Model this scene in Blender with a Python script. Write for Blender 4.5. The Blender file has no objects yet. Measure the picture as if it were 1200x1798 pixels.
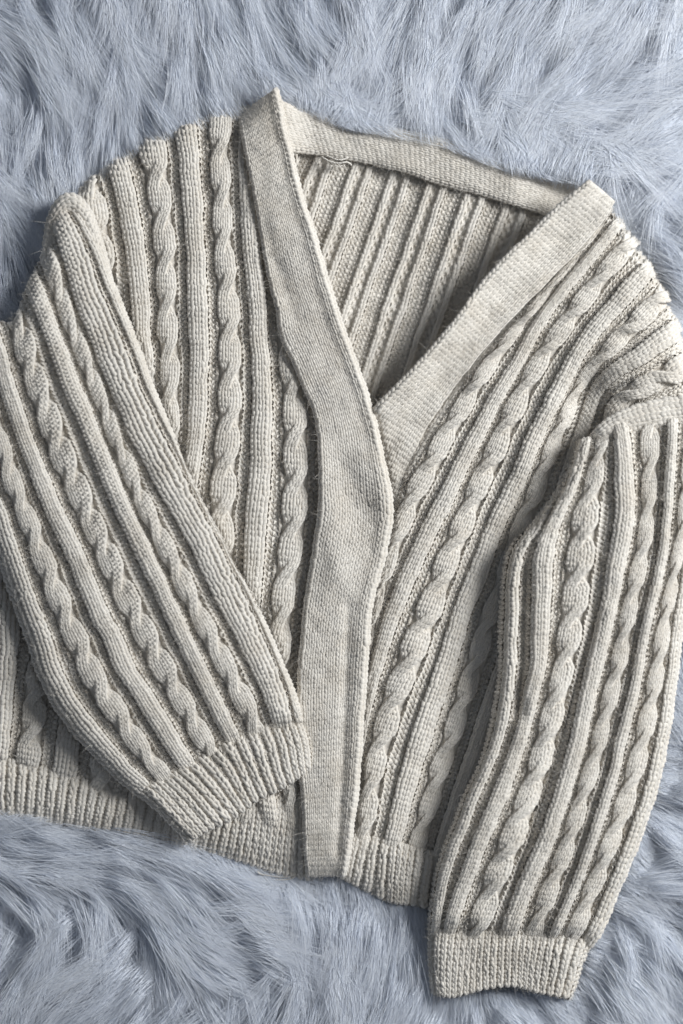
import bpy, math, time
import numpy as np
T0 = time.time()
rng = np.random.default_rng(7)

# ---------------------------------------------------------------- camera, light, exposure
scene = bpy.context.scene
S = 0.0005            # metres per photograph pixel at the height of the rug
HC = 1.45             # camera height in metres
HPX = HC / S
cam_d = bpy.data.cameras.new('camera')
cam = bpy.data.objects.new('camera', cam_d)
scene.collection.objects.link(cam)
cam.location = (0, 0, HC)
cam.rotation_euler = (0, 0, 0)
cam_d.sensor_fit = 'VERTICAL'
cam_d.sensor_height = 36.0
cam_d.lens = 36.0 * HC / (1798 * S)
cam_d.clip_start = 0.05
cam_d.clip_end = 50
cam_d.dof.use_dof = True
cam_d.dof.focus_distance = HC - 68 * S
cam_d.dof.aperture_fstop = 0.72
scene.camera = cam

world = bpy.data.worlds.new('World')
scene.world = world
world.use_nodes = True
bg = world.node_tree.nodes['Background']
bg.inputs[0].default_value = (0.74, 0.84, 1.0, 1)
bg.inputs[1].default_value = 0.13

def area(name, loc, target, size, size_y, power, col):
    d = bpy.data.lights.new(name, 'AREA')
    d.shape = 'RECTANGLE'; d.size = size; d.size_y = size_y
    d.energy = power; d.color = col
    o = bpy.data.objects.new(name, d)
    scene.collection.objects.link(o)
    o.location = loc
    from mathutils import Vector
    o.rotation_euler = (Vector(target) - Vector(loc)).to_track_quat('-Z', 'Y').to_euler()
    return o
area('window_light', (2.1, 0.85, 1.42), (0.0, 0.05, 0.0), 0.95, 1.1, 99, (0.965, 0.985, 1.0))
scene.view_settings.view_transform = 'Standard'
scene.view_settings.look = 'None'
scene.view_settings.exposure = 0.0
scene.view_settings.gamma = 1.0

# ---------------------------------------------------------------- materials
def new_mat(name):
    m = bpy.data.materials.new(name)
    m.use_nodes = True
    nt = m.node_tree
    return m, nt, nt.nodes['Principled BSDF']

def wool_material(name, col, col2):
    m, nt, p = new_mat(name)
    tc = nt.nodes.new('ShaderNodeTexCoord')
    n1 = nt.nodes.new('ShaderNodeTexNoise'); n1.inputs['Scale'].default_value = 38; n1.inputs['Detail'].default_value = 4
    n2 = nt.nodes.new('ShaderNodeTexNoise'); n2.inputs['Scale'].default_value = 900; n2.inputs['Detail'].default_value = 3
    n3 = nt.nodes.new('ShaderNodeTexNoise'); n3.inputs['Scale'].default_value = 1900; n3.inputs['Detail'].default_value = 2
    for n in (n1, n2, n3): nt.links.new(tc.outputs['Object'], n.inputs['Vector'])
    add = nt.nodes.new('ShaderNodeMath'); add.operation = 'ADD'
    mul = nt.nodes.new('ShaderNodeMath'); mul.operation = 'MULTIPLY'; mul.inputs[1].default_value = 0.8
    nt.links.new(n2.outputs['Fac'], mul.inputs[0])
    nt.links.new(n1.outputs['Fac'], add.inputs[0]); nt.links.new(mul.outputs[0], add.inputs[1])
    r = nt.nodes.new('ShaderNodeValToRGB')
    r.color_ramp.elements[0].position = 0.45; r.color_ramp.elements[0].color = (*col2, 1)
    r.color_ramp.elements[1].position = 1.1; r.color_ramp.elements[1].color = (*col, 1)
    nt.links.new(add.outputs[0], r.inputs['Fac'])
    nt.links.new(r.outputs['Color'], p.inputs['Base Color'])
    p.inputs['Roughness'].default_value = 0.85
    p.inputs['Specular IOR Level'].default_value = 0.2
    p.inputs['Sheen Weight'].default_value = 0.4
    p.inputs['Sheen Roughness'].default_value = 0.5
    b = nt.nodes.new('ShaderNodeBump'); b.inputs['Strength'].default_value = 0.5; b.inputs['Distance'].default_value = 0.0006
    nt.links.new(n3.outputs['Fac'], b.inputs['Height']); nt.links.new(b.outputs[0], p.inputs['Normal'])
    return m

WOOL = wool_material('cream_wool', (0.775, 0.73, 0.66), (0.62, 0.56, 0.475))


def fur_material():
    m, nt, p = new_mat('white_fur')
    hi = nt.nodes.new('ShaderNodeHairInfo')
    r = nt.nodes.new('ShaderNodeValToRGB')
    r.color_ramp.elements[0].color = (0.80, 0.84, 0.915, 1)
    r.color_ramp.elements[1].color = (0.94, 0.96, 0.99, 1)
    nt.links.new(hi.outputs['Random'], r.inputs['Fac'])
    nt.links.new(r.outputs['Color'], p.inputs['Base Color'])
    p.inputs['Roughness'].default_value = 0.33
    p.inputs['Specular IOR Level'].default_value = 0.5
    tr = nt.nodes.new('ShaderNodeBsdfTranslucent'); nt.links.new(r.outputs['Color'], tr.inputs['Color'])
    mx = nt.nodes.new('ShaderNodeMixShader'); mx.inputs[0].default_value = 0.3
    nt.links.new(p.outputs[0], mx.inputs[1]); nt.links.new(tr.outputs[0], mx.inputs[2])
    nt.links.new(mx.outputs[0], nt.nodes['Material Output'].inputs['Surface'])
    return m
FUR = fur_material()
BACKING, _, _p = new_mat('rug_backing')
_p.inputs['Base Color'].default_value = (0.50, 0.53, 0.60, 1); _p.inputs['Roughness'].default_value = 0.9

# ---------------------------------------------------------------- objects
def empty(name, loc, label=None, cat=None):
    o = bpy.data.objects.new(name, None); scene.collection.objects.link(o)
    o.location = loc
    if label: o['label'] = label
    if cat: o['category'] = cat
    return o

def to_world(P):
    """photograph-plane units (x right, y down, z up) to metres"""
    f = (HPX - P[..., 2]) / HPX
    W = np.empty(P.shape, dtype=np.float64)
    W[..., 0] = (P[..., 0] - 600) * f * S
    W[..., 1] = (899 - P[..., 1]) * f * S
    W[..., 2] = P[..., 2] * S
    return W

def mesh_object(name, blocks, mat, parent, kind=None, label=None):
    """blocks: list of (verts (n,3) world, faces (m,k) int)"""
    blocks = [b for b in blocks if len(b[0]) and len(b[1])]
    me = bpy.data.meshes.new(name)
    if blocks:
        V = np.concatenate([b[0].reshape(-1, 3) for b in blocks])
        off = 0; loops = []; starts = []; ls = 0
        for v, f in blocks:
            f = f + off; off += len(v.reshape(-1, 3))
            loops.append(f.reshape(-1)); k = f.shape[1]
            starts.append(ls + np.arange(len(f)) * k); ls += f.size
        L = np.concatenate(loops); ST = np.concatenate(starts)
        me.vertices.add(len(V)); me.vertices.foreach_set('co', V.astype(np.float32).ravel())
        me.loops.add(len(L)); me.loops.foreach_set('vertex_index', L.astype(np.int32))
        me.polygons.add(len(ST)); me.polygons.foreach_set('loop_start', ST.astype(np.int32))
        me.update(calc_edges=True)
        me.validate()
        me.shade_smooth()
    me.materials.append(mat)
    o = bpy.data.objects.new(name, me); scene.collection.objects.link(o)
    if parent is not None:
        o.parent = parent
        # parents sit at other origins: keep world coordinates
        q = parent; loc = np.zeros(3)
        while q is not None: loc += np.array(q.location); q = q.parent
        o.location = tuple(-loc)
    if kind: o['kind'] = kind
    if label: o['label'] = label
    global TRIS
    if blocks: TRIS += sum(len(f) * (f.shape[1] - 2) for _, f in blocks)
    return o
TRIS = 0

# ---------------------------------------------------------------- curves through points
def spline(pts, n, dense=24):
    """smooth curve through pts, n samples even in arc length"""
    p = np.array(pts, float)
    if len(p) == 2:
        t = np.linspace(0, 1, n)[:, None]
        return p[0] * (1 - t) + p[1] * t
    q = np.vstack([2 * p[0] - p[1], p, 2 * p[-1] - p[-2]])
    out = []
    for i in range(1, len(q) - 2):
        t = np.linspace(0, 1, dense, endpoint=False)[:, None]
        a, b, c, d = q[i - 1], q[i], q[i + 1], q[i + 2]
        out.append(0.5 * (2 * b + (c - a) * t + (2 * a - 5 * b + 4 * c - d) * t**2 + (3 * b - a - 3 * c + d) * t**3))
    c = np.vstack(out + [p[-1:]])
    k = np.ones(2 * dense // 2 + 1); k /= k.sum(); h = len(k) // 2   # soften the joints a little
    e = np.vstack([c[0] + (c[0] - c[1:h + 1][::-1]), c, c[-1] + (c[-1] - c[-h - 1:-1][::-1])])
    c = np.stack([np.convolve(e[:, j], k, 'valid') for j in range(p.shape[1])], 1)
    s = np.r_[0, np.cumsum(np.linalg.norm(np.diff(c[:, :2], axis=0), axis=1))]
    t = np.linspace(0, s[-1], n)
    return np.stack([np.interp(t, s, c[:, j]) for j in range(p.shape[1])], 1)

def in_poly(x, y, poly):
    inside = np.zeros(x.shape, bool)
    px = np.array(poly, float); n = len(px)
    j = n - 1
    for i in range(n):
        xi, yi = px[i]; xj, yj = px[j]
        c = ((yi > y) != (yj > y)) & (x < (xj - xi) * (y - yi) / (yj - yi + 1e-12) + xi)
        inside ^= c; j = i
    return inside

def covered(x, y, polys, m=26):
    r = np.zeros(x.shape, bool)
    for poly in polys:
        a = np.ones(x.shape, bool)
        for dx, dy in ((m, 0), (-m, 0), (0, m), (0, -m), (m*.7, m*.7), (-m*.7, m*.7), (m*.7, -m*.7), (-m*.7, -m*.7)):
            a &= in_poly(x + dx, y + dy, poly)
        r |= a
    return r

def soft_mask(X, Y, poly, r=14):
    m = np.zeros(X.shape)
    for k in range(8):
        a = k * math.pi / 4
        for q in (0.5, 1.0): m += in_poly(X + r * q * math.cos(a), Y + r * q * math.sin(a), poly)
    return np.clip(m / 16 * 1.3, 0, 1)

def inner(X, Y, poly, r):
    """0 at the outline, 1 from r inside"""
    m = np.zeros(X.shape)
    for k in range(12):
        a = k * math.pi / 6
        for q in (0.33, 0.66, 1.0): m += in_poly(X + r * q * math.cos(a), Y + r * q * math.sin(a), poly)
    return np.clip((m / 36 - 0.5) * 2.1, 0, 1)

def smooth01(x):
    x = np.clip(x, 0, 1); return x * x * (3 - 2 * x)

def seg_bump(X, Y, p, q, r, a):
    p = np.array(p, float); q = np.array(q, float); d = q - p; L2 = (d**2).sum() + 1e-9
    t = np.clip(((X - p[0]) * d[0] + (Y - p[1]) * d[1]) / L2, 0, 1)
    dd = (X - p[0] - t * d[0])**2 + (Y - p[1] - t * d[1])**2
    return a * np.exp(-dd / r**2)

def value_noise(X, Y, scale, seed):
    g = np.random.default_rng(seed).normal(size=(64, 64))
    x = X / scale + 100; y = Y / scale + 100
    i = np.floor(x).astype(int); j = np.floor(y).astype(int)
    fx = smooth01(x - i); fy = smooth01(y - j)
    G = lambda a, b: g[a % 64, b % 64]
    return (G(i, j) * (1 - fx) + G(i + 1, j) * fx) * (1 - fy) + (G(i, j + 1) * (1 - fx) + G(i + 1, j + 1) * fx) * fy

# ---------------------------------------------------------------- knitting
NSEG, NSIDE = 8, 5
class Panel:
    """A knitted sheet. layout: list of (kind, columns, guide polyline or None); kind: 'P' purl gap,
    'K' plain knit, 'rib', 'cable', 'edge' (0 columns: only a guide)."""
    Q = 6
    def __init__(self, layout, rows, zfun, relief=1.0, cable_rows=8, cable_phase=0, ribh=9., cabh=9., flip=False, rad=0.27, cabwave=1.0, press=(), taper=True, clip=None, fade=None):
        self.clip = clip
        self.rows = rows; self.cable_rows = cable_rows; self.cabwave = cabwave
        self.rad = rad; self.flip = flip
        guides = []; u = 0; self.groups = []
        for g in layout:
            kind, n, poly = g[0], g[1], g[2]
            if poly is not None: guides.append((u + n / 2, poly))
            if n: self.groups.append(dict(kind=kind, u0=u, u1=u + n, phase=g[3] if len(g) > 3 else 0))
            u += n
        self.N = N = u
        Q = self.Q; nv = rows * 4 + 1
        G = np.stack([spline([q[:2] for q in p], nv) for _, p in guides])
        U = np.array([a for a, _ in guides])
        us = np.linspace(-1, N + 1, (N + 2) * Q + 1)
        # cubic Hermite across the guides
        m = np.zeros_like(G)
        d = (G[1:] - G[:-1]) / (U[1:] - U[:-1])[:, None, None]
        m[0] = d[0]; m[-1] = d[-1]
        for i in range(1, len(U) - 1):
            h0, h1 = U[i] - U[i-1], U[i+1] - U[i]
            m[i] = (d[i-1] * h1 + d[i] * h0) / (h0 + h1)
        idx = np.clip(np.searchsorted(U, us) - 1, 0, len(U) - 2)
        h = (U[idx + 1] - U[idx]); t = (us - U[idx]) / h
        XY = np.empty((len(us), nv, 2))
        for k in range(len(us)):
            i, tt, hh = idx[k], t[k], h[k]
            if tt < 0: XY[k] = G[0] + (us[k] - U[0]) * m[0]
            elif tt > 1: XY[k] = G[-1] + (us[k] - U[-1]) * m[-1]
            else:
                XY[k] = ((2*tt**3 - 3*tt**2 + 1) * G[i] + (tt**3 - 2*tt**2 + tt) * hh * m[i]
                         + (-2*tt**3 + 3*tt**2) * G[i+1] + (tt**3 - tt**2) * hh * m[i+1])
        self.us = us; self.nv = nv
        vs = np.linspace(0, rows, nv)
        s = (us / N)[:, None] + 0 * vs[None]; tv = (vs / rows)[None] + 0 * us[:, None]
        X, Y = XY[..., 0], XY[..., 1]
        X += value_noise(X, Y, 45, 3) * 1.1; Y += value_noise(X, Y, 45, 4) * 1.1
        Z = zfun(X, Y, s, tv)
        R = np.zeros_like(Z)
        for g in self.groups:
            c = (g['u0'] + g['u1']) / 2; w = (g['u1'] - g['u0']) / 2
            x = (us - c) / (w + 0.25)
            prof = np.sqrt(np.clip(1 - np.abs(x)**2.4, 0, 1))
            if g['kind'] == 'rib': R = np.maximum(R, ribh * prof[:, None] * (1 + 0 * vs[None]))
            if g['kind'] == 'cable':
                ph = ((vs + g['phase']) / cable_rows) % 1.0
                puff = 0.78 + 0.22 * np.sin(2 * np.pi * (ph - 0.02))
                R = np.maximum(R, cabh * prof[:, None] * puff[None])
        vv_ = vs[None]
        if taper: R = R * (0.35 + 0.65 * smooth01((rows - vv_) / 3.0))
        if fade: R = R * fade(X, Y)
        for poly, dep in press:
            mk = soft_mask(X, Y, poly)
            Z = Z - dep * mk; R = R * (1 - 0.35 * mk)
        Z = Z + R * relief
        Z = Z + value_noise(X, Y, 60, 11) * 1.3 + value_noise(X, Y, 22, 12) * 0.7
        self.P = np.stack([X, Y, Z], -1)
        du = np.gradient(self.P, axis=0); dv = np.gradient(self.P, axis=1)
        n = np.cross(du, dv); n *= np.sign(n[..., 2:3] + 1e-9)
        self.Nn = n / (np.linalg.norm(n, axis=-1, keepdims=True) + 1e-9)
        self.W = np.linalg.norm(du, axis=-1) * Q        # local column width
        self.H = np.linalg.norm(dv, axis=-1) * 4        # local row height
    def sample(self, u, v):
        Q = self.Q
        a = np.clip((u + 1) * Q, 0, len(self.us) - 1.001); b = np.clip(v * 4, 0, self.nv - 1.001)
        i = a.astype(int); j = b.astype(int); fa = (a - i)[..., None]; fb = (b - j)[..., None]
        def L(A):
            return ((A[i, j] * (1 - fa) + A[i + 1, j] * fa) * (1 - fb) + (A[i, j + 1] * (1 - fa) + A[i + 1, j + 1] * fa) * fb)
        return L(self.P), L(self.Nn), L(self.W[..., None])[..., 0]
    def runs(self, g, cover):
        """row ranges of the group that are in view, split where another layer hides it"""
        r = np.arange(self.rows) + 0.5
        vis = np.zeros(self.rows, bool)
        for u in (g['u0'] + 0.3, (g['u0'] + g['u1']) / 2, g['u1'] - 0.3):
            P, _, _ = self.sample(np.full(self.rows, u), r)
            c = covered(P[:, 0], P[:, 1], cover) if cover else np.zeros(self.rows, bool)
            vis |= ~c & (P[:, 0] > -70) & (P[:, 0] < 1270)
        out = []; start = None
        for i in range(self.rows + 1):
            on = i < self.rows and vis[i]
            if on and start is None: start = i
            if not on and start is not None: out.append((start, i)); start = None
        return out
    def stitches(self, g, cover, r0=0, r1=None):
        """tube blocks for one group of columns"""
        n = g['u1'] - g['u0']
        cu, rv = np.meshgrid(np.arange(n), np.arange(r0, self.rows if r1 is None else r1), indexing='ij')
        cu = cu.ravel().astype(float); rv = rv.ravel().astype(float)
        kn = np.ones_like(cu)
        if g['kind'] == 'P': kn[:] = -1
        if g['kind'] == 'M': kn = np.where((cu + rv) % 2 == 0, 1., -1.)
        if g['kind'] == 'garter': kn = np.where(rv % 2 == 0, 1., -1.)
        th = (np.arange(-1, NSEG + 2) / NSEG) * 2 * np.pi
        A = 0.25
        pu = th / (2 * np.pi) + A * np.sin(2 * th)
        pv = np.cos(th) * (-1 if self.flip else 1)
        pz = -np.sign(np.cos(2 * th)) * np.abs(np.cos(2 * th))**0.75
        U = cu[:, None] + pu[None]; V = rv[:, None] + 0.5 + pv[None] * np.where(kn > 0, 1.06, 0.86)[:, None]
        V = V + rng.normal(0, 0.06, (len(cu), 1)); U = U + rng.normal(0, 0.045, (len(cu), 1))
        zoff = np.zeros_like(U)
        if g['kind'] == 'cable':
            x = U - n / 2                       # -2..2
            ph = (V + g['phase']) / self.cable_rows
            k = np.floor((rv + 0.5 + g['phase']) / self.cable_rows)[:, None]; f = ph - k
            c = smooth01((f - 0.26) / 0.72)     # 0 -> 1 through the crossing
            right = (cu >= n / 2)[:, None]
            # the strand starting on the right travels left over the other
            loc = np.where(right, x - n / 4, x + n / 4)     # within its strand
            sgn = np.where(right, 1., -1.)
            pos = sgn * (n / 4) * (1 - 2 * c)
            pinch = 1 - 0.30 * np.sin(np.pi * c)
            U = n / 2 + (pos + loc * (1 - 0.12 * np.sin(np.pi * c))) * 0.93 
            zoff = np.sin(np.pi * c)**0.8 * np.where(right, 3.8, -3.6) * self.cabwave
            V = V - np.where(right, 1, -1) * 0.25 * np.sin(np.pi * c)
        U = U + g['u0']
        ctr, _, _ = self.sample(U[:, NSEG // 2], V[:, NSEG // 2])
        ok = ~covered(ctr[:, 0], ctr[:, 1], cover) if cover else np.ones(len(ctr), bool)
        ok &= (ctr[:, 0] > -70) & (ctr[:, 0] < 1270)
        if self.clip: ok &= in_poly(ctr[:, 0], ctr[:, 1], self.clip)
        if not ok.any(): return []
        U, V, zoff, kn = U[ok], V[ok], zoff[ok], kn[ok]
        V = np.clip(V, 0.02, self.rows - 0.02)
        P, Nn, W = self.sample(U, V)
        wm = np.clip(W[:, 1:-1].mean(1), 5.5, 13)
        r = wm * self.rad * 1.10 * rng.uniform(0.90, 1.12, len(wm))
        d = (wm * 0.20)[:, None]
        P = P + Nn * (zoff + kn[:, None] * pz[None] * d)[..., None]
        T = P[:, 2:] - P[:, :-2]; T /= np.linalg.norm(T, axis=-1, keepdims=True) + 1e-9
        C = P[:, 1:-1]; N0 = Nn[:, 1:-1]
        B = np.cross(T, N0); B /= np.linalg.norm(B, axis=-1, keepdims=True) + 1e-9
        N1 = np.cross(B, T)
        a = np.arange(NSIDE) / NSIDE * 2 * np.pi
        fat = 1 + 0.16 * (-kn[:, None]) * np.cos(2 * th[None, 1:-1])     # legs (knit) or heads (purl) lie fuller
        rr = (r[:, None] * fat)[:, :, None, None]
        V3 = C[:, :, None] + rr * (np.cos(a)[None, None, :, None] * B[:, :, None] * 1.08 + np.sin(a)[None, None, :, None] * N1[:, :, None])
        M = len(C); base = (np.arange(M) * (NSEG + 1) * NSIDE)[:, None, None]
        i = np.arange(NSEG)[None, :, None] * NSIDE; k = np.arange(NSIDE)[None, None, :]; k2 = (k + 1) % NSIDE
        F = np.stack([base + i + k, base + i + k2, base + i + NSIDE + k2, base + i + NSIDE + k], -1).reshape(-1, 4)
        blocks = [(to_world(V3).reshape(-1, 3), F)]
        # stray fibres of the mohair
        blocks.append(fuzz(C, N0, FUZZ))
        return blocks
    def backing(self, cover, depth=3.2):
        u0, u1 = 0.45, self.N - 0.45
        uu = np.linspace(u0, u1, 2 * self.N); vv = np.arange(0, self.rows + 0.01, 1.0)
        A, B = np.meshgrid(uu, vv, indexing='ij')
        P, Nn, _ = self.sample(A, B)
        P = P - Nn * depth
        hid = covered(P[..., 0], P[..., 1], cover, 45) if cover else np.zeros(A.shape, bool)
        if self.clip: hid |= ~in_poly(P[..., 0], P[..., 1], self.clip)
        nu, nv = A.shape
        i, j = np.meshgrid(np.arange(nu - 1), np.arange(nv - 1), indexing='ij')
        keep = ~(hid[:-1, :-1] & hid[1:, 1:]) if not self.clip else ~(hid[:-1, :-1] | hid[1:, 1:])
        i, j = i[keep], j[keep]
        F = np.stack([i * nv + j, (i + 1) * nv + j, (i + 1) * nv + j + 1, i * nv + j + 1], -1)
        return (to_world(P).reshape(-1, 3), F)
    def build(self, name, parent, cover=(), label=None, sub=True, depth=3.2):
        """one object for the ground fabric; ribs and cables are its children"""
        blocks = [self.backing(cover, depth)]
        for g in self.groups:
            if g['kind'] in ('rib', 'cable') and sub: continue
            blocks += self.stitches(g, cover)
        root = mesh_object(name, blocks, WOOL, parent, label=label)
        if sub:
            for g in self.groups:
                if g['kind'] not in ('rib', 'cable'): continue
                for r0, r1 in self.runs(g, cover):
                    b = self.stitches(g, cover, r0, r1)
                    if b: mesh_object(g['kind'], b, WOOL, root)
        return root

FUZZ = 8
def fuzz(C, N0, per):
    M = len(C)
    if M == 0 or per == 0: return (np.zeros((0, 3)), np.zeros((0, 4), int))
    K = M * per
    idx = rng.integers(0, M, K); seg = rng.integers(0, C.shape[1], K)
    p = C[idx, seg]; n = N0[idx, seg]
    d = rng.normal(size=(K, 3)); d[:, 2] *= 0.5
    d = d + n * 1.0; d /= np.linalg.norm(d, axis=1, keepdims=True)
    L = rng.gamma(2.4, 2.5, K)[:, None] + 3
    bend = rng.normal(size=(K, 3)) * 0.65; bend[:, 2] -= 0.15
    p0 = p + n * 1.0; p1 = p0 + d * L * 0.55; p2 = p0 + (d + bend) * L
    w = np.cross(d, rng.normal(size=(K, 3))); w /= np.linalg.norm(w, axis=1, keepdims=True) + 1e-9
    wd = rng.uniform(0.09, 0.22, K)[:, None]
    V = np.stack([p0 - w * wd, p0 + w * wd, p1 - w * wd, p1 + w * wd, p2 - w * wd * .3, p2 + w * wd * .3], 1)
    b = (np.arange(K) * 6)[:, None]
    V = V[:, :5]; V[:, 4] = p2
    b = (np.arange(K) * 5)[:, None]
    F = np.concatenate([b + np.array([[0, 1, 3]]), b + np.array([[0, 3, 2]]), b + np.array([[2, 3, 4]])])
    return (to_world(V).reshape(-1, 3), F)

def rib_layout(n, start=None, end=None, kind='rib'):
    out = [('edge', 0, start)]
    for i in range(n): out += [('K', 1, None), ('P', 1, None)]
    out.append(('edge', 0, end))
    return out

class RibPanel(Panel):
    """1x1 ribbing for hems and cuffs"""
    def __init__(self, guides, n, rows, zfun, ribh=4.5, **kw):
        # guides: list of polylines spread evenly over the width
        lay = []; per = n / (len(guides) - 1)
        lay.append(('edge', 0, guides[0])); done = 0
        for k in range(1, len(guides)):
            upto = int(round(per * k))
            for i in range(upto - done): lay += [('K1', 1, None), ('P', 1, None)]
            done = upto; lay.append(('edge', 0, guides[k]))
        def zf(X, Y, s, t):
            z = zfun(X, Y, s, t)
            u = (s * 2 * n)
            return z + ribh * np.clip(np.sin((u) * np.pi), 0, 1)**0.8 * 1.0
        super().__init__(lay, rows, zf, **kw)

cardigan = empty('cardigan', (0, 0, 0), 'cream hand knitted cable stitch wool cardigan lying open at the neck on white fur', 'cardigan')

# ---------------------------------------------------------------- outlines of the layers (for leaving out what is hidden)
LS_POLY = [(-80, 575), (10, 575), (36, 548), (60, 470), (85, 400), (100, 350), (150, 400), (190, 480), (235, 600), (270, 690), (325, 830), (365, 920), (410, 1000),
           (455, 1080), (500, 1180), (530, 1250), (548, 1340), (335, 1475), (240, 1390), (90, 1235), (20, 1060), (-20, 940), (-80, 800)]
LB_LEFT = [(420, 203), (432, 280), (448, 350), (465, 450), (480, 525), (498, 600), (528, 665), (548, 715), (558, 765), (562, 825), (560, 900), (550, 975),
           (538, 1050), (528, 1125), (524, 1200), (526, 1300), (530, 1400), (532, 1470), (537, 1540)]
LB_RIGHT = [(485, 155), (500, 225), (515, 290), (535, 360), (555, 425), (575, 490), (597, 560), (630, 650), (655, 720), (670, 790), (682, 850), (687, 905),
            (682, 950), (670, 1000), (655, 1050), (647, 1100), (642, 1175), (637, 1250), (632, 1325), (625, 1400), (616, 1475), (606, 1538)]
LB_POLY = LB_LEFT + LB_RIGHT[::-1]
RS_POLY = [(1050, 770), (1230, 700), (1280, 900), (1240, 1050), (1200, 1150), (1160, 1330), (1110, 1500), (1030, 1690), (1003, 1750), (765, 1745), (760, 1600), (800, 1470),
           (875, 1280), (890, 1150), (895, 960), (965, 925), (1030, 830)]
RB_IN = [(1036, 318), (1000, 345), (960, 382), (900, 440), (840, 505), (793, 570), (745, 625), (690, 685), (652, 728), (625, 800), (600, 880)]
RB_OUT = [(1078, 354), (1054, 396), (1006, 448), (954, 500), (905, 550), (855, 608), (806, 668), (762, 728), (728, 790), (703, 850), (680, 940)]
RB_POLY = RB_IN + RB_OUT[::-1]

def edge_round(s, w0, w1, h):
    """roll both sides of a puffed sheet down"""
    a = np.clip(s / w0, 0, 1) if w0 else np.ones_like(s)
    b = np.clip((1 - s) / w1, 0, 1) if w1 else np.ones_like(s)
    return h * (np.sqrt(np.clip(1 - (1 - a)**2, 0, 1)) * np.sqrt(np.clip(1 - (1 - b)**2, 0, 1)) - 1)

# ---------------------------------------------------------------- back of the cardigan, seen through the neckline
lay = [('edge', 0, [(430, 225), (340, 400), (280, 640)]), ('P', 8, None)]
xs_top = [(505, 258), (560, 268), (627, 283), (693, 300), (757, 320), (822, 338), (890, 357), (957, 376)]
for i in range(7):
    a = np.array(xs_top[i], float)
    b = a + np.array([-150, 440.]) + np.array([(3 - i) * -2., 0])
    mid = (a + b) / 2 + np.array([-4, 0])
    lay += [('rib', 1, [tuple(a), tuple(mid), tuple(b)])]
    lay += [('M', 2, None), ('rib', 1, None), ('P', 4, None)]
lay += [('edge', 0, [(965, 380), (885, 600), (820, 820)]), ('P', 8, None), ('edge', 0, [(1035, 400), (955, 620), (890, 840)])]
def z_back(X, Y, s, t):
    z = 26 + 10 * smooth01((Y - 300) / 300) * 0 + 3 * np.sin(X / 40)
    return z - 6 * seg_bump(X, Y, (930, 400), (700, 680), 60, 1)
backp = Panel(lay, 54, z_back, ribh=6.5, rad=0.28, taper=False)
back = backp.build('back_panel', cardigan, cover=[LB_POLY, RB_POLY, [(380, 200), (430, 200), (560, 600), (640, 900), (300, 900)]])

# back neckband
BN_UP = [(478, 168), (500, 183), (540, 198), (600, 211), (700, 229), (775, 245), (840, 269), (900, 291), (960, 309), (1010, 316), (1045, 318)]
BN_LO = [(500, 262), (517, 266), (560, 270), (600, 279), (675, 292), (750, 317), (815, 334), (880, 352), (940, 372), (985, 390), (1020, 405)]
def z_bn(X, Y, s, t):
    z = 46 + 26 * np.exp(-((X - 485) / 38)**2) - 22 * smooth01((X - 900) / 100)
    z = z - 10 * np.clip((0.12 - s) / 0.12, 0, 1)**2
    return z - 5 * np.clip((s - 0.8) / 0.2, 0, 1)**2
bn = Panel([('edge', 0, BN_UP), ('K', 10, None), ('edge', 0, BN_LO)], 62, z_bn, rad=0.27)
bn.build('neckband', cardigan, cover=[], sub=False)

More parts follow.
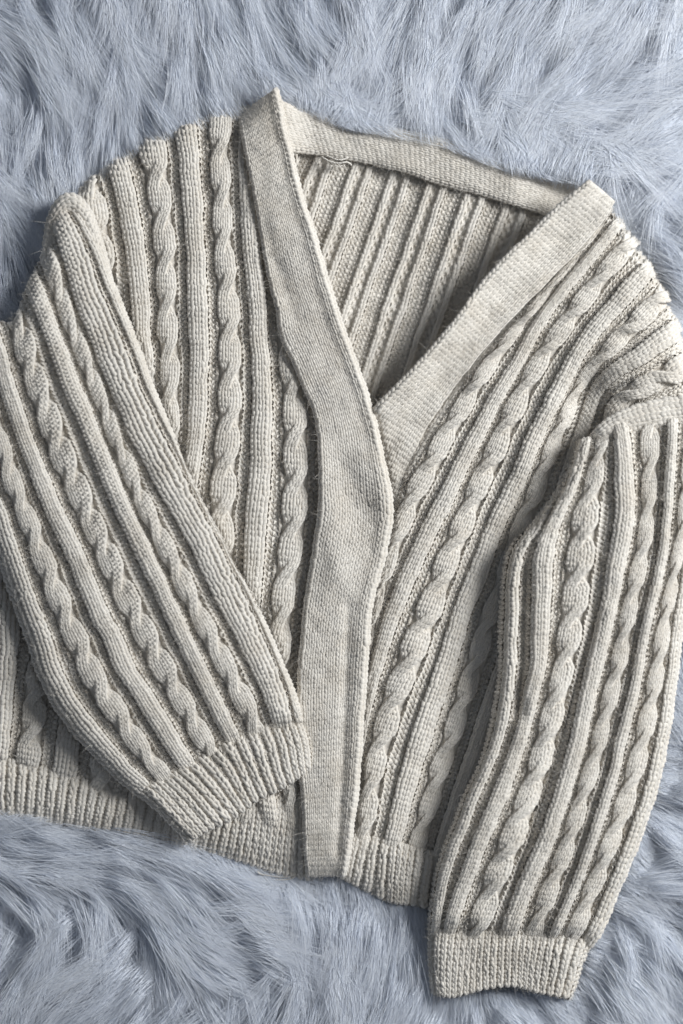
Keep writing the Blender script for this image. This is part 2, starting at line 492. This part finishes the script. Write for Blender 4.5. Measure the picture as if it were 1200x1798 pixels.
# ---------------------------------------------------------------- right-hand front of the picture
RFlay = [
 ('edge', 0, [(1052, 345), (1030, 395), (985, 455), (910, 540), (852, 612), (795, 680), (748, 745), (712, 810), (688, 870), (662, 960), (640, 1040), (620, 1150), (600, 1300), (580, 1530)]),
 ('K', 2, None),
 ('P', 1, None),
 ('cable', 4, [(1078, 352), (1038, 416), (985, 480), (920, 562), (868, 628), (828, 685), (790, 750), (750, 825), (716, 885), (690, 960), (668, 1035), (648, 1120), (628, 1210), (610, 1350), (590, 1540)], 2),
 ('P', 2, None),
 ('rib', 3, [(1112, 362), (1070, 412), (1025, 465), (985, 515), (950, 560), (910, 635), (870, 700), (835, 770), (800, 840), (765, 910), (728, 985), (693, 1070), (662, 1160), (640, 1260), (622, 1380), (605, 1545)]),
 ('P', 2, None),
 ('cable', 4, [(1145, 374), (1104, 426), (1060, 482), (1015, 540), (970, 598), (932, 655), (900, 720), (870, 785), (840, 850), (810, 920), (782, 995), (750, 1080), (725, 1140), (704, 1195), (684, 1245), (666, 1300), (652, 1360), (640, 1440), (630, 1550)], 5),
 ('P', 2, None),
 ('rib', 3, [(1195, 412), (1142, 468), (1090, 528), (1050, 570), (1015, 620), (985, 680), (955, 738), (928, 800), (900, 865), (870, 930), (842, 1000), (815, 1065), (795, 1135), (772, 1205), (750, 1268), (730, 1330), (710, 1400), (695, 1460), (678, 1560)]),
 ('P', 2, None),
 ('cable', 4, [(1240, 452), (1180, 504), (1124, 560), (1080, 605), (1030, 658), (998, 715), (972, 778), (950, 840), (925, 900), (902, 960), (880, 1030), (858, 1095), (836, 1160), (815, 1225), (792, 1295), (770, 1360), (750, 1425), (728, 1500), (712, 1570)], 1),
 ('P', 2, None),
 ('rib', 3, [(1275, 520), (1200, 572), (1130, 618), (1072, 655), (1040, 700), (1022, 760), (1005, 815), (985, 880), (960, 950), (935, 1020), (905, 1100), (880, 1180), (850, 1270), (820, 1360), (790, 1450), (768, 1520), (750, 1575)]),
 ('P', 2, None),
 ('cable', 4, [(1300, 588), (1230, 630), (1165, 664), (1115, 690), (1078, 726), (1055, 775), (1040, 830), (1020, 900), (995, 970), (970, 1040), (940, 1120), (910, 1210), (880, 1300), (850, 1390), (820, 1480), (790, 1590)], 3),
 ('P', 2, None), ('edge', 0, [(1320, 640), (1250, 676), (1180, 700), (1130, 716), (1095, 750), (1075, 800), (1060, 870), (1040, 940), (1010, 1040), (980, 1120), (940, 1230), (900, 1340), (860, 1460), (820, 1600)]),
]
RF_CLIP = [(1020, 325), (1060, 338), (1078, 360), (1108, 402), (1140, 452), (1168, 502), (1190, 556), (1208, 615), (1222, 660), (1300, 690), (1300, 1700), (860, 1560), (750, 1512), (640, 1486), (500, 1470), (500, 900), (900, 325)]
def z_rf(X, Y, s, t):
    z = 50 - 46 * (1 - inner(X, Y, RF_CLIP, 32))**2 * (Y < 1000)
    z = z + 22 * np.exp(-((X - 1160)**2 + (Y - 690)**2) / 75**2)
    z = z + 14 * np.exp(-((X - 1120)**2 + (Y - 600)**2) / 110**2)          # shoulder bulges
    z = z + seg_bump(X, Y, (1040, 690), (1010, 800), 34, -20)
    z = z + seg_bump(X, Y, (900, 900), (760, 1500), 60, -14)               # dips beside the sleeve
    z = z + seg_bump(X, Y, (1010, 620), (880, 900), 28, 6)
    z = z + 8 * np.clip((t - 0.9) / 0.1, 0, 1) * 0
    return z
rfp = Panel(RFlay, 138, z_rf, ribh=11, cabh=10, press=[(LB_POLY, 14), (RB_POLY, 12), (RS_POLY, 12)], clip=RF_CLIP, fade=lambda X, Y: 0.45 + 0.55 * smooth01((1486 + (X - 640) * 0.24 - Y) / 26))
HEMR = 14
rf = rfp.build('front_panel', cardigan, cover=[LB_POLY, RS_POLY, RB_POLY])

# hem of that front
rh_top = [(600, 1440), (640, 1462), (690, 1478), (735, 1490), (790, 1500)]
rh_bot = [(592, 1536), (622, 1552), (680, 1582), (722, 1590), (775, 1594)]
rh = RibPanel([[a, ((a[0] + b[0]) / 2 - 2, (a[1] + b[1]) / 2), b] for a, b in zip(rh_top, rh_bot)], 13, 12,
              lambda X, Y, s, t: 51 - 18 * t**3 - 6 * np.clip(1 - t / .2, 0, 1) + 6 * np.exp(-((X - 700) / 35)**2) - 14 * smooth01((X - 735) / 40), rad=0.27)
rh.build('hem', rf, cover=[LB_POLY, RS_POLY], sub=False)

# right band
RBfull_in = RB_IN; RBfull_out = RB_OUT
def z_rb(X, Y, s, t):
    z = 70 - 12 * smooth01(s) + 7 * np.exp(-(s / 0.10)**2) + 24 * np.clip(1 - s, 0, 2)**1.5 * smooth01((760 - Y) / 250) + 2 * np.sin(s * 9) - 6 * np.clip((0.04 - s) / 0.04, 0, 1)
    z = z + 12 * np.exp(-((X - 1040)**2 + (Y - 345)**2) / 55**2)
    return z - 8 * smooth01((Y - 700) / 120) - 8 * smooth01(s) * smooth01((Y - 540) / 160)
rbp = Panel([('edge', 0, RB_IN), ('K', 11, None), ('edge', 0, RB_OUT)], 80, z_rb, rad=0.30, press=[(LB_POLY, 16)])
rbp.build('front_band', cardigan, cover=[LB_POLY], sub=False)

# ---------------------------------------------------------------- left-hand front of the picture
LFlay = [
 ('edge', 0, [(-60, 225), (-20, 560), (-30, 800), (-50, 1000), (-60, 1150), (-70, 1350)]),
 ('P', 2, None),
 ('rib', 3, [(-20, 220), (20, 540), (20, 800), (12, 1000), (10, 1120), (2, 1230), (-8, 1350)]),
 ('P', 2, None),
 ('cable', 4, [(20, 215), (50, 500), (70, 700), (85, 1000), (78, 1130), (62, 1225), (52, 1290), (44, 1360)], 3),
 ('P', 2, None),
 ('rib', 3, [(70, 205), (100, 420), (120, 700), (150, 1000), (140, 1150), (122, 1280), (112, 1375)]),
 ('P', 2, None),
 ('cable', 4, [(128, 196), (155, 320), (172, 420), (190, 600), (210, 1000), (190, 1250), (175, 1400)], 6),
 ('P', 2, None),
 ('rib', 3, [(182, 190), (204, 285), (222, 350), (238, 430), (247, 520), (252, 600), (258, 680), (270, 900), (262, 1200), (245, 1415)]),
 ('P', 2, None),
 ('cable', 4, [(252, 184), (267, 250), (275, 300), (285, 375), (290, 450), (293, 520), (295, 600), (297, 675), (299, 740), (302, 820), (312, 1000), (318, 1200), (310, 1430)], 0),
 ('P', 2, None),
 ('rib', 3, [(320, 180), (326, 224), (335, 315), (342, 430), (346, 520), (350, 600), (348, 700), (341, 790), (333, 860), (345, 1000), (365, 1200), (370, 1440)]),
 ('P', 2, None),
 ('cable', 4, [(396, 176), (390, 206), (385, 262), (390, 350), (393, 425), (398, 500), (403, 575), (405, 640), (404, 710), (400, 775), (393, 850), (390, 925), (396, 1000), (415, 1200), (425, 1455)], 4),
 ('P', 2, None),
 ('rib', 3, [(436, 172), (432, 205), (432, 290), (438, 375), (444, 455), (452, 535), (457, 610), (460, 700), (457, 790), (452, 890), (445, 975), (441, 1050), (460, 1250), (475, 1470)]),
 ('P', 2, None),
 ('cable', 4, [(480, 170), (479, 240), (480, 320), (492, 440), (502, 550), (509, 630), (516, 700), (519, 775), (522, 850), (516, 930), (506, 1005), (494, 1080), (495, 1200), (505, 1350), (518, 1480)], 2),
 ('P', 3, None), ('edge', 0, [(520, 170), (520, 250), (520, 330), (535, 450), (548, 560), (560, 650), (568, 740), (570, 820), (568, 900), (558, 975), (546, 1050), (538, 1125), (534, 1200), (536, 1300), (540, 1490)]),
]
LF_CLIP = [(-100, 720), (40, 640), (80, 450), (110, 362), (145, 325), (190, 282), (225, 262), (262, 238), (325, 212), (385, 188), (430, 182), (560, 175), (700, 900), (600, 1700), (-100, 1700)]
def z_lf(X, Y, s, t):
    z = 52 - 40 * (1 - inner(X, Y, LF_CLIP, 30))**2 * (Y < 1000)
    z = z + seg_bump(X, Y, (345, 560), (455, 1000), 90, 4)
    z = z + 10 * np.exp(-((X - 150)**2 + (Y - 360)**2) / 45**2)
    z = z - 12 * smooth01((Y - 1120) / 150) * smooth01((260 - X) / 160)
    z = z - 8 * smooth01((t - 0.955) / 0.045)
    return z
lfp = Panel(LFlay, 130, z_lf, ribh=12, cabh=12, cable_rows=8, press=[(LB_POLY, 12), (LS_POLY, 12)], clip=LF_CLIP)
lf = lfp.build('front_panel', cardigan, cover=[LS_POLY, LB_POLY])

lh_top = [(-75, 1332), (0, 1330), (110, 1354), (215, 1388), (320, 1400), (420, 1390), (490, 1385), (545, 1385)]
lh_bot = [(-75, 1438), (0, 1437), (100, 1445), (200, 1464), (300, 1482), (400, 1506), (475, 1530), (548, 1547)]
lh = RibPanel([[a, ((a[0] + b[0]) / 2, (a[1] + b[1]) / 2), b] for a, b in zip(lh_top, lh_bot)], 42, 13,
              lambda X, Y, s, t: 44 + 10 * smooth01((X - 330) / 120) - 22 * t**4 - 8 * np.clip(1 - t / .25, 0, 1), rad=0.27, ribh=5)
lh.build('hem', lf, cover=[LS_POLY, LB_POLY], sub=False)

# left band, on top
def z_lb(X, Y, s, t):
    z = 74 - 3 * s + 2 * np.sin(np.pi * s) 
    z = z + 4.5 * np.exp(-((s - 0.91) / 0.09)**2) - 7 * np.clip((s - 0.965) / 0.035, 0, 1)
    z = z - 5 * np.clip((0.06 - s) / 0.06, 0, 1)
    z = z + 12 * np.exp(-((X - 478)**2 + (Y - 170)**2) / 40**2)
    z = z - 26 * np.clip((0.03 - t) / 0.03, 0, 1)**2 * (1 - s)
    z = z + seg_bump(X, Y, (600, 830), (640, 895), 30, -5) + seg_bump(X, Y, (560, 800), (590, 1000), 26, 5)
    z = z + seg_bump(X, Y, (465, 400), (520, 560), 16, -4) + seg_bump(X, Y, (670, 880), (640, 800), 20, 4)
    z = z + seg_bump(X, Y, (612, 1060), (595, 1500), 9, -3.5) 
    return z - 8 * smooth01((t - 0.93) / 0.07) - 18 * np.clip((t - 0.975) / 0.025, 0, 1)**2
lbp = Panel([('edge', 0, LB_LEFT), ('K', 13, None), ('edge', 0, LB_RIGHT)], 150, z_lb, rad=0.30)
lbp.build('front_band', cardigan, cover=[LS_POLY], sub=False)

# ---------------------------------------------------------------- left sleeve
LSlay = [
 ('edge', 0, [(-110, 560), (-90, 700), (-60, 830), (-22, 930), (2, 1000), (30, 1075), (55, 1150), (84, 1222), (126, 1285), (175, 1335), (225, 1382), (254, 1406)]),
 ('rib', 3, [(-95, 560), (-70, 700), (-35, 830), (0, 925), (25, 1000), (53, 1075), (78, 1150), (104, 1215), (146, 1277), (192, 1325), (236, 1368), (264, 1397)]),
 ('P', 2, None),
 ('cable', 4, [(-55, 560), (-32, 660), (-10, 745), (15, 825), (43, 900), (74, 980), (104, 1055), (135, 1125), (167, 1190), (203, 1250), (250, 1318), (296, 1376)], 0),
 ('P', 2, None),
 ('rib', 3, [(-20, 565), (5, 650), (31, 735), (60, 810), (90, 885), (120, 950), (150, 1018), (180, 1085), (208, 1148), (240, 1208), (278, 1262), (310, 1312), (338, 1352)]),
 ('P', 2, None),
 ('cable', 4, [(28, 560), (45, 610), (70, 692), (100, 777), (130, 850), (163, 925), (197, 1000), (233, 1072), (268, 1140), (304, 1204), (342, 1270), (376, 1328)], 3),
 ('P', 2, None),
 ('rib', 3, [(55, 490), (75, 540), (95, 592), (123, 668), (155, 742), (185, 818), (217, 890), (250, 962), (283, 1030), (312, 1095), (343, 1162), (378, 1232), (412, 1306)]),
 ('P', 2, None),
 ('cable', 4, [(82, 440), (102, 510), (125, 572), (155, 645), (185, 720), (215, 797), (246, 873), (281, 950), (319, 1022), (354, 1088), (390, 1158), (425, 1222), (456, 1298)], 6),
 ('P', 2, None),
 ('rib', 3, [(98, 372), (122, 430), (145, 510), (182, 600), (220, 695), (260, 780), (303, 860), (350, 943), (396, 1045), (438, 1125), (474, 1200), (500, 1285)]),
 ('P', 1, [(112, 356), (146, 412), (180, 498), (220, 595), (254, 680), (292, 762), (335, 848), (376, 930), (420, 1020), (464, 1112), (503, 1205), (522, 1285)]),
 ('rib', 2, None),
 ('edge', 0, [(124, 346), (160, 402), (195, 485), (237, 600), (274, 695), (326, 828), (366, 918), (412, 1000), (456, 1080), (502, 1182), (527, 1245), (540, 1285)]),
]
def z_ls(X, Y, s, t):
    z = 96 + edge_round(s, 0.16, 0.10, 30)
    z = z + seg_bump(X, Y, (60, 560), (420, 1250), 50, 5)
    z = z - 22 * np.clip((0.05 - t) / 0.05, 0, 1)**2
    return z - 12 * smooth01((t - 0.8) / 0.2) - 12 * smooth01((t - 0.955) / 0.045)
lsp = Panel(LSlay, 112, z_ls, ribh=12, cabh=11, cable_rows=9)
ls = lsp.build('sleeve', cardigan)
lc_top = [(240, 1392), (286, 1364), (330, 1340), (410, 1294), (478, 1272), (535, 1264)]
lc_bot = [(334, 1476), (372, 1455), (412, 1434), (462, 1402), (510, 1376), (550, 1344)]
lc = RibPanel([[a, ((a[0] + b[0]) / 2 + 2, (a[1] + b[1]) / 2 - 2), b] for a, b in zip(lc_top, lc_bot)], 18, 12,
              lambda X, Y, s, t: 82 + edge_round(s, 0.1, 0.1, 22) + 3 * np.sin(np.pi * t) - 6 * np.clip((t - .9) / .1, 0, 1) - 8 * np.clip(1 - t / .3, 0, 1), rad=0.26, ribh=5)
lc.build('cuff', ls, sub=False)
# sewn seam along the sleeve
def tube(pts, r, n, name, mat, parent, sides=6, wob=0.0, label=None):
    p = spline(pts, n)
    if wob: p += rng.normal(0, wob, p.shape)
    T = np.gradient(p, axis=0); T /= np.linalg.norm(T, axis=1, keepdims=True)
    up = np.array([0.1, 0.1, 1.0]); B = np.cross(T, up); B /= np.linalg.norm(B, axis=1, keepdims=True); N1 = np.cross(B, T)
    a = np.arange(sides) / sides * 2 * np.pi
    rr = r * np.ones(n)
    V = p[:, None] + rr[:, None, None] * (np.cos(a)[None, :, None] * B[:, None] + np.sin(a)[None, :, None] * N1[:, None])
    i, k = np.meshgrid(np.arange(n - 1), np.arange(sides), indexing='ij')
    F = np.stack([i * sides + k, i * sides + (k + 1) % sides, (i + 1) * sides + (k + 1) % sides, (i + 1) * sides + k], -1).reshape(-1, 4)
    return (to_world(V).reshape(-1, 3), F)

# ---------------------------------------------------------------- right sleeve
RSlay = [
 ('edge', 0, [(985, 800), (955, 880), (925, 925), (895, 962), (884, 1020), (880, 1100), (880, 1160), (874, 1215), (862, 1285), (846, 1340), (815, 1405), (790, 1470), (768, 1530), (757, 1590), (755, 1645)]),
 ('P', 1, None),
 ('rib', 2, [(1002, 790), (975, 870), (946, 925), (916, 960), (902, 1010), (898, 1090), (897, 1150), (890, 1212), (880, 1280), (862, 1335), (834, 1395), (808, 1465), (784, 1525), (770, 1585), (766, 1642)]),
 ('P', 3, None),
 ('rib', 3, [(1030, 768), (1012, 830), (992, 880), (970, 920), (957, 960), (952, 1005), (951, 1060), (948, 1140), (937, 1215), (910, 1310), (880, 1390), (850, 1465), (818, 1540), (797, 1600), (785, 1645)]),
 ('P', 2, None),
 ('cable', 4, [(1060, 766), (1046, 815), (1034, 870), (1024, 920), (1020, 968), (1012, 1040), (1000, 1105), (985, 1180), (969, 1255), (949, 1328), (925, 1400), (897, 1475), (871, 1540), (848, 1605), (836, 1650)], 1),
 ('P', 2, None),
 ('rib', 3, [(1086, 742), (1099, 840), (1099, 900), (1091, 960), (1080, 1025), (1061, 1105), (1042, 1185), (1025, 1265), (1005, 1348), (980, 1425), (950, 1500), (920, 1567), (890, 1650)]),
 ('P', 2, None),
 ('cable', 4, [(1143, 738), (1141, 840), (1135, 905), (1125, 970), (1110, 1040), (1096, 1110), (1080, 1188), (1061, 1266), (1040, 1342), (1016, 1418), (992, 1490), (965, 1562), (936, 1652)], 4),
 ('P', 2, None),
 ('rib', 2, [(1182, 734), (1177, 850), (1170, 925), (1160, 1000), (1144, 1060), (1131, 1120), (1115, 1202), (1096, 1287), (1075, 1367), (1049, 1450), (1020, 1530), (992, 1600), (968, 1655)]),
 ('P', 2, None),
 ('cable', 4, [(1218, 726), (1207, 850), (1198, 930), (1186, 1000), (1173, 1062), (1161, 1130), (1146, 1212), (1129, 1292), (1109, 1365), (1084, 1442), (1058, 1510), (1030, 1580), (1000, 1657)], 7),
 ('P', 1, None),
 ('rib', 2, [(1244, 720), (1232, 850), (1220, 940), (1207, 1010), (1196, 1070), (1185, 1145), (1174, 1228), (1159, 1320), (1138, 1402), (1109, 1482), (1078, 1560), (1048, 1628), (1024, 1662)]),
 ('edge', 0, [(1264, 716), (1250, 850), (1232, 950), (1216, 1020), (1203, 1080), (1192, 1155), (1181, 1235), (1166, 1330), (1145, 1412), (1115, 1494), (1084, 1572), (1054, 1640), (1030, 1672)]),
]
def z_rs(X, Y, s, t):
    z = 98 + edge_round(s, 0.14, 0.22, 34)
    z = z - 12 * np.clip((0.03 - t) / 0.03, 0, 1)**2
    z = z + seg_bump(X, Y, (925, 1000), (915, 1250), 12, -12)              # hollow between edge fold and first rib
    z = z + seg_bump(X, Y, (1050, 1080), (900, 1560), 10, -8) + seg_bump(X, Y, (1090, 790), (1090, 1000), 30, 4)
    near = inner(X, Y, RS_CLIP, 38)
    z = z - 62 * (1 - near)**2 * smooth01((1160 - Y) / 120) * (X < 1075) * np.clip((Y - 745) / 40, 0, 1)
    return z - 26 * smooth01((t - 0.75) / 0.25) - 12 * smooth01((t - 0.955) / 0.045)
RS_CLIP = [(1030, 740), (1300, 600), (1300, 1800), (700, 1800), (700, 1300), (862, 1200), (868, 1100), (868, 1040), (872, 990), (884, 958), (908, 936), (936, 914), (958, 886), (977, 858), (993, 828), (1005, 798), (1014, 768)]
rsp = Panel(RSlay, 102, z_rs, ribh=13, cabh=10, cable_rows=8, clip=RS_CLIP)
rs = rsp.build('sleeve', cardigan)
rc_top = [(757, 1624), (804, 1630), (856, 1632), (908, 1634), (968, 1638), (1036, 1652)]
rc_bot = [(762, 1744), (795, 1750), (850, 1736), (900, 1732), (950, 1744), (1004, 1752)]
rc = RibPanel([[a, ((a[0] + b[0]) / 2 - 2, (a[1] + b[1]) / 2), b] for a, b in zip(rc_top, rc_bot)], 22, 13,
              lambda X, Y, s, t: 69 + edge_round(s, 0.1, 0.12, 30) - 16 * t - 8 * np.clip(1 - t / .3, 0, 1), rad=0.26, ribh=5)
rc.build('cuff', rs, sub=False)

# armhole seam band on the right shoulder
sb_up = [(1024, 790), (1045, 752), (1080, 728), (1120, 712), (1170, 700), (1240, 690)]
sb_lo = [(1040, 815), (1062, 782), (1096, 765), (1130, 758), (1175, 748), (1245, 738)]
sb = Panel([('edge', 0, sb_up), ('K', 4, None), ('edge', 0, sb_lo)], 26, lambda X, Y, s, t: 92 + 8 * np.sin(np.pi * s) - 50 * (1 - smooth01(t * 5)), rad=0.29)
sb.build('shoulder_seam', cardigan, sub=False)
# armhole seam band on the left shoulder
sl_up = [(78, 430), (84, 385), (100, 352), (128, 338), (160, 372), (182, 440), (196, 490)]
sl_lo = [(92, 450), (100, 410), (112, 380), (128, 372), (148, 400), (168, 455), (184, 510)]
sl = Panel([('edge', 0, sl_up), ('K', 3, None), ('edge', 0, sl_lo)], 26, lambda X, Y, s, t: 76 + 10 * np.sin(np.pi * s) + 10 * np.sin(np.pi * t), rad=0.29)
sl.build('shoulder_seam', cardigan, sub=False)

# loose yarn ends
b = [tube([(452, 1530, 40), (468, 1542, 34), (490, 1545, 36), (512, 1543, 38), (524, 1534, 42), (518, 1526, 46)], 0.9, 60, '', None, None),
     tube([(455, 1534, 40), (475, 1538, 38), (500, 1541, 40), (516, 1536, 46)], 0.8, 60, '', None, None)]
mesh_object('loose_thread', b, WOOL, cardigan, label='loose yarn end hanging from the bottom hem')
b = [tube([(566, 276, 52), (580, 284, 56), (596, 287, 58), (610, 284, 56), (617, 290, 50)], 1.6, 60, '', None, None, wob=0.3),
     tube([(570, 270, 50), (584, 278, 58), (600, 281, 60), (612, 276, 52)], 1.3, 60, '', None, None, wob=0.3),
     tube([(574, 282, 50), (590, 292, 56), (606, 290, 52)], 1.3, 60, '', None, None, wob=0.3)]
mesh_object('loose_thread', b, WOOL, cardigan, label='knotted pale yarn end under the back neckband')

print('wool tris', TRIS, 'time', time.time() - T0)

# ---------------------------------------------------------------- fur rug
rug = empty('fur_rug', (0, 0, 0), 'long haired bluish white faux fur rug spread under the cream cardigan', 'rug')
gx, gy = np.meshgrid(np.linspace(-320, 1520, 60), np.linspace(-320, 2120, 80), indexing='ij')
gz = value_noise(gx, gy, 130, 21) * 3
P = np.stack([gx, gy, gz - 4], -1)
i, j = np.meshgrid(np.arange(59), np.arange(79), indexing='ij'); i = i.ravel(); j = j.ravel()
mesh_object('backing', [(to_world(P).reshape(-1, 3), np.stack([i * 80 + j, (i + 1) * 80 + j, (i + 1) * 80 + j + 1, i * 80 + j + 1], -1))], BACKING, rug)

# combing directions seen in the photograph: (x, y, dx, dy) tips point along (dx, dy)
FLOW = [(0, 0, .35, .9), (0, 200, .5, .9), (0, 400, .6, .7), (60, 300, .55, .9), (150, 60, .45, .9), (150, 200, .35, .9), (250, 100, .15, 1), (250, 200, .3, .9), (330, 60, .05, 1), (350, 160, .5, .7),
        (430, 40, -.1, 1), (400, 100, .8, .4), (460, 110, .8, .5), (520, 60, -.2, 1), (560, 130, .5, .8), (600, 60, -.2, 1), (640, 120, -.5, .8),
        (700, 40, -.4, .9), (700, 130, -.6, .7), (780, 60, -.5, .8), (800, 180, .9, .1), (860, 60, -.55, .8), (880, 220, .3, 1), (920, 200, .9, -.1), (960, 100, -.7, .7), (1000, 180, -.8, .6),
        (1100, 60, -.7, .7), (1180, 150, -.8, .5), (1000, 260, .95, .15), (1080, 300, 1, .15), (1150, 400, 1, .3), (1180, 250, -.9, .3), (1190, 560, .9, .5),
        (0, 1500, 1, .1), (80, 1480, 1, .05), (200, 1500, 1, .15), (300, 1530, .7, .7), (0, 1600, -.5, .8), (60, 1680, -.5, .9), (150, 1620, -.9, .4), (250, 1560, .8, .4), (230, 1640, -.9, .4), (330, 1600, .9, .5), (180, 1740, -.8, .6), (80, 1780, -.3, 1),
        (420, 1560, .6, .8), (440, 1640, .6, .7), (500, 1600, .1, 1), (380, 1680, .95, -.1), (300, 1760, -.8, .5), (420, 1760, -.6, .8), (520, 1680, -.3, .9), (520, 1760, -.2, 1), (580, 1620, .4, .8), (600, 1740, .3, .9),
        (660, 1640, -.3, .9), (700, 1720, -.5, .8), (740, 1650, .2, 1), (740, 1780, -.4, .9), (860, 1790, .5, .8), (1010, 1770, .7, .7), (1060, 1700, .9, .6), (1100, 1600, .95, .5), (1150, 1680, .8, .7), (1190, 1500, 1, .3), (1180, 1300, 1, .4), (1100, 1780, .6, .9), (1190, 1780, .7, .8)]
FL = np.array(FLOW, float)
def flow(x, y):
    d2 = (x[:, None] - FL[None, :, 0])**2 + (y[:, None] - FL[None, :, 1])**2
    w = 1 / (d2 + 30**2)**1.6
    vx = (w * FL[None, :, 2]).sum(1); vy = (w * FL[None, :, 3]).sum(1)
    return np.arctan2(vy, vx)
HOLE = [LS_POLY, LB_POLY, RS_POLY, RB_POLY,
        [(160, 340), (200, 285), (325, 225), (430, 195), (485, 165), (600, 212), (775, 245), (900, 292), (1035, 315), (1100, 430), (1160, 530), (1200, 650), (1200, 800), (1100, 1100), (800, 1400), (790, 1600), (700, 1585), (600, 1542), (425, 1510), (300, 1480), (200, 1464), (0, 1437), (-80, 1437), (-80, 640), (25, 600), (66, 470), (100, 370)]]
def make_fur(nclump, per, name, zb, scale=1.0, lift0=0.22, spread=13, tmin=0.1, tmax=0.85, marg=7, ztop=44, thick=0.36):
    cx = rng.uniform(-260, 1460, nclump); cy = rng.uniform(-260, 2060, nclump)
    inside = covered(cx, cy, HOLE, 84 if marg < 10 else 4)
    far = (cx < -90) | (cx > 1290) | (cy < -90) | (cy > 1890)
    keep = ~inside & (~far | (rng.random(nclump) < 0.45))
    cx, cy = cx[keep], cy[keep]; n = len(cx)
    ang = flow(cx, cy) + value_noise(cx, cy, 85, 31) * 0.28 + value_noise(cx, cy, 34, 33) * 0.14 + rng.normal(0, 0.06, n)
    ln = scale * 150 * np.exp(rng.normal(0, 0.22, n)) * (1 + 0.15 * value_noise(cx, cy, 90, 35))
    lift = np.clip(rng.normal(lift0, 0.08, n) + 0.08 * value_noise(cx, cy, 50, 36), 0.1, 0.6)
    curl = rng.normal(0, 0.18, n) + 0.45 * value_noise(cx, cy, 80, 37)
    tight = rng.uniform(tmin, tmax, n)
    ci = np.repeat(np.arange(n), per); K = len(ci)
    ox = rng.normal(0, spread, K); oy = rng.normal(0, spread, K)
    NP = 9
    t = np.linspace(0, 1, NP)[None]
    a0 = ang[ci] + rng.normal(0, 0.08, K); cu = curl[ci] + rng.normal(0, 0.14, K)
    L = ln[ci] * rng.uniform(0.55, 1.1, K); lf_ = lift[ci] + rng.normal(0, 0.05, K)
    a = a0[:, None] + cu[:, None] * t**1.5
    step = (L / (NP - 1))[:, None]
    hx = np.cumsum(np.cos(a) * step, 1) - np.cos(a[:, :1]) * step; hy = np.cumsum(np.sin(a) * step, 1) - np.sin(a[:, :1]) * step
    tg = tight[ci][:, None]
    X = cx[ci][:, None] + ox[:, None] * (1 - tg * t**0.8) + hx
    Y = cy[ci][:, None] + oy[:, None] * (1 - tg * t**0.8) + hy
    rise = L[:, None] * np.clip(lf_, 0.02, 1)[:, None] * np.sin(t * 2.2) * 0.95
    Z = zb + rise + rng.normal(0, 1.5, K)[:, None] * t + value_noise(cx, cy, 60, 38)[ci][:, None] * 4 * t
    Z = np.clip(Z, 1, ztop)
    # hair that runs under the garment is pressed down by it; the rest may lap its edge a little
    x1 = X[:, -1]; y1 = Y[:, -1]
    und = covered(X.ravel(), Y.ravel(), HOLE, marg).reshape(X.shape)
    Z = np.where(und, np.minimum(Z, 10), Z)
    Pts = to_world(np.stack([X, Y, Z], -1)).astype(np.float32)
    rad = (thick * (1 - 0.85 * t**1.6) * rng.uniform(0.7, 1.2, K)[:, None] * S).astype(np.float32)
    cv = bpy.data.hair_curves.new(name)
    cv.add_curves([NP] * K)
    cv.attributes['position'].data.foreach_set('vector', Pts.ravel())
    at = cv.attributes.get('radius') or cv.attributes.new('radius', 'FLOAT', 'POINT')
    at.data.foreach_set('value', rad.ravel())
    cv.materials.append(FUR)
    o = bpy.data.objects.new(name, cv); scene.collection.objects.link(o)
    o.parent = rug; o['kind'] = 'stuff'
    print('fur strands', K)
    return o
make_fur(10000, 52, 'fur_pile', 2, spread=11, tmin=0.3, tmax=0.92, ztop=36)
make_fur(6500, 42, 'fur_lock', 8, scale=1.05, lift0=0.34, spread=9, tmin=0.75, tmax=0.98, marg=14, ztop=56, thick=0.42)
scene.cycles.max_bounces = 8
scene.cycles.diffuse_bounces = 4
scene.cycles.transparent_max_bounces = 4
print('script time', time.time() - T0)
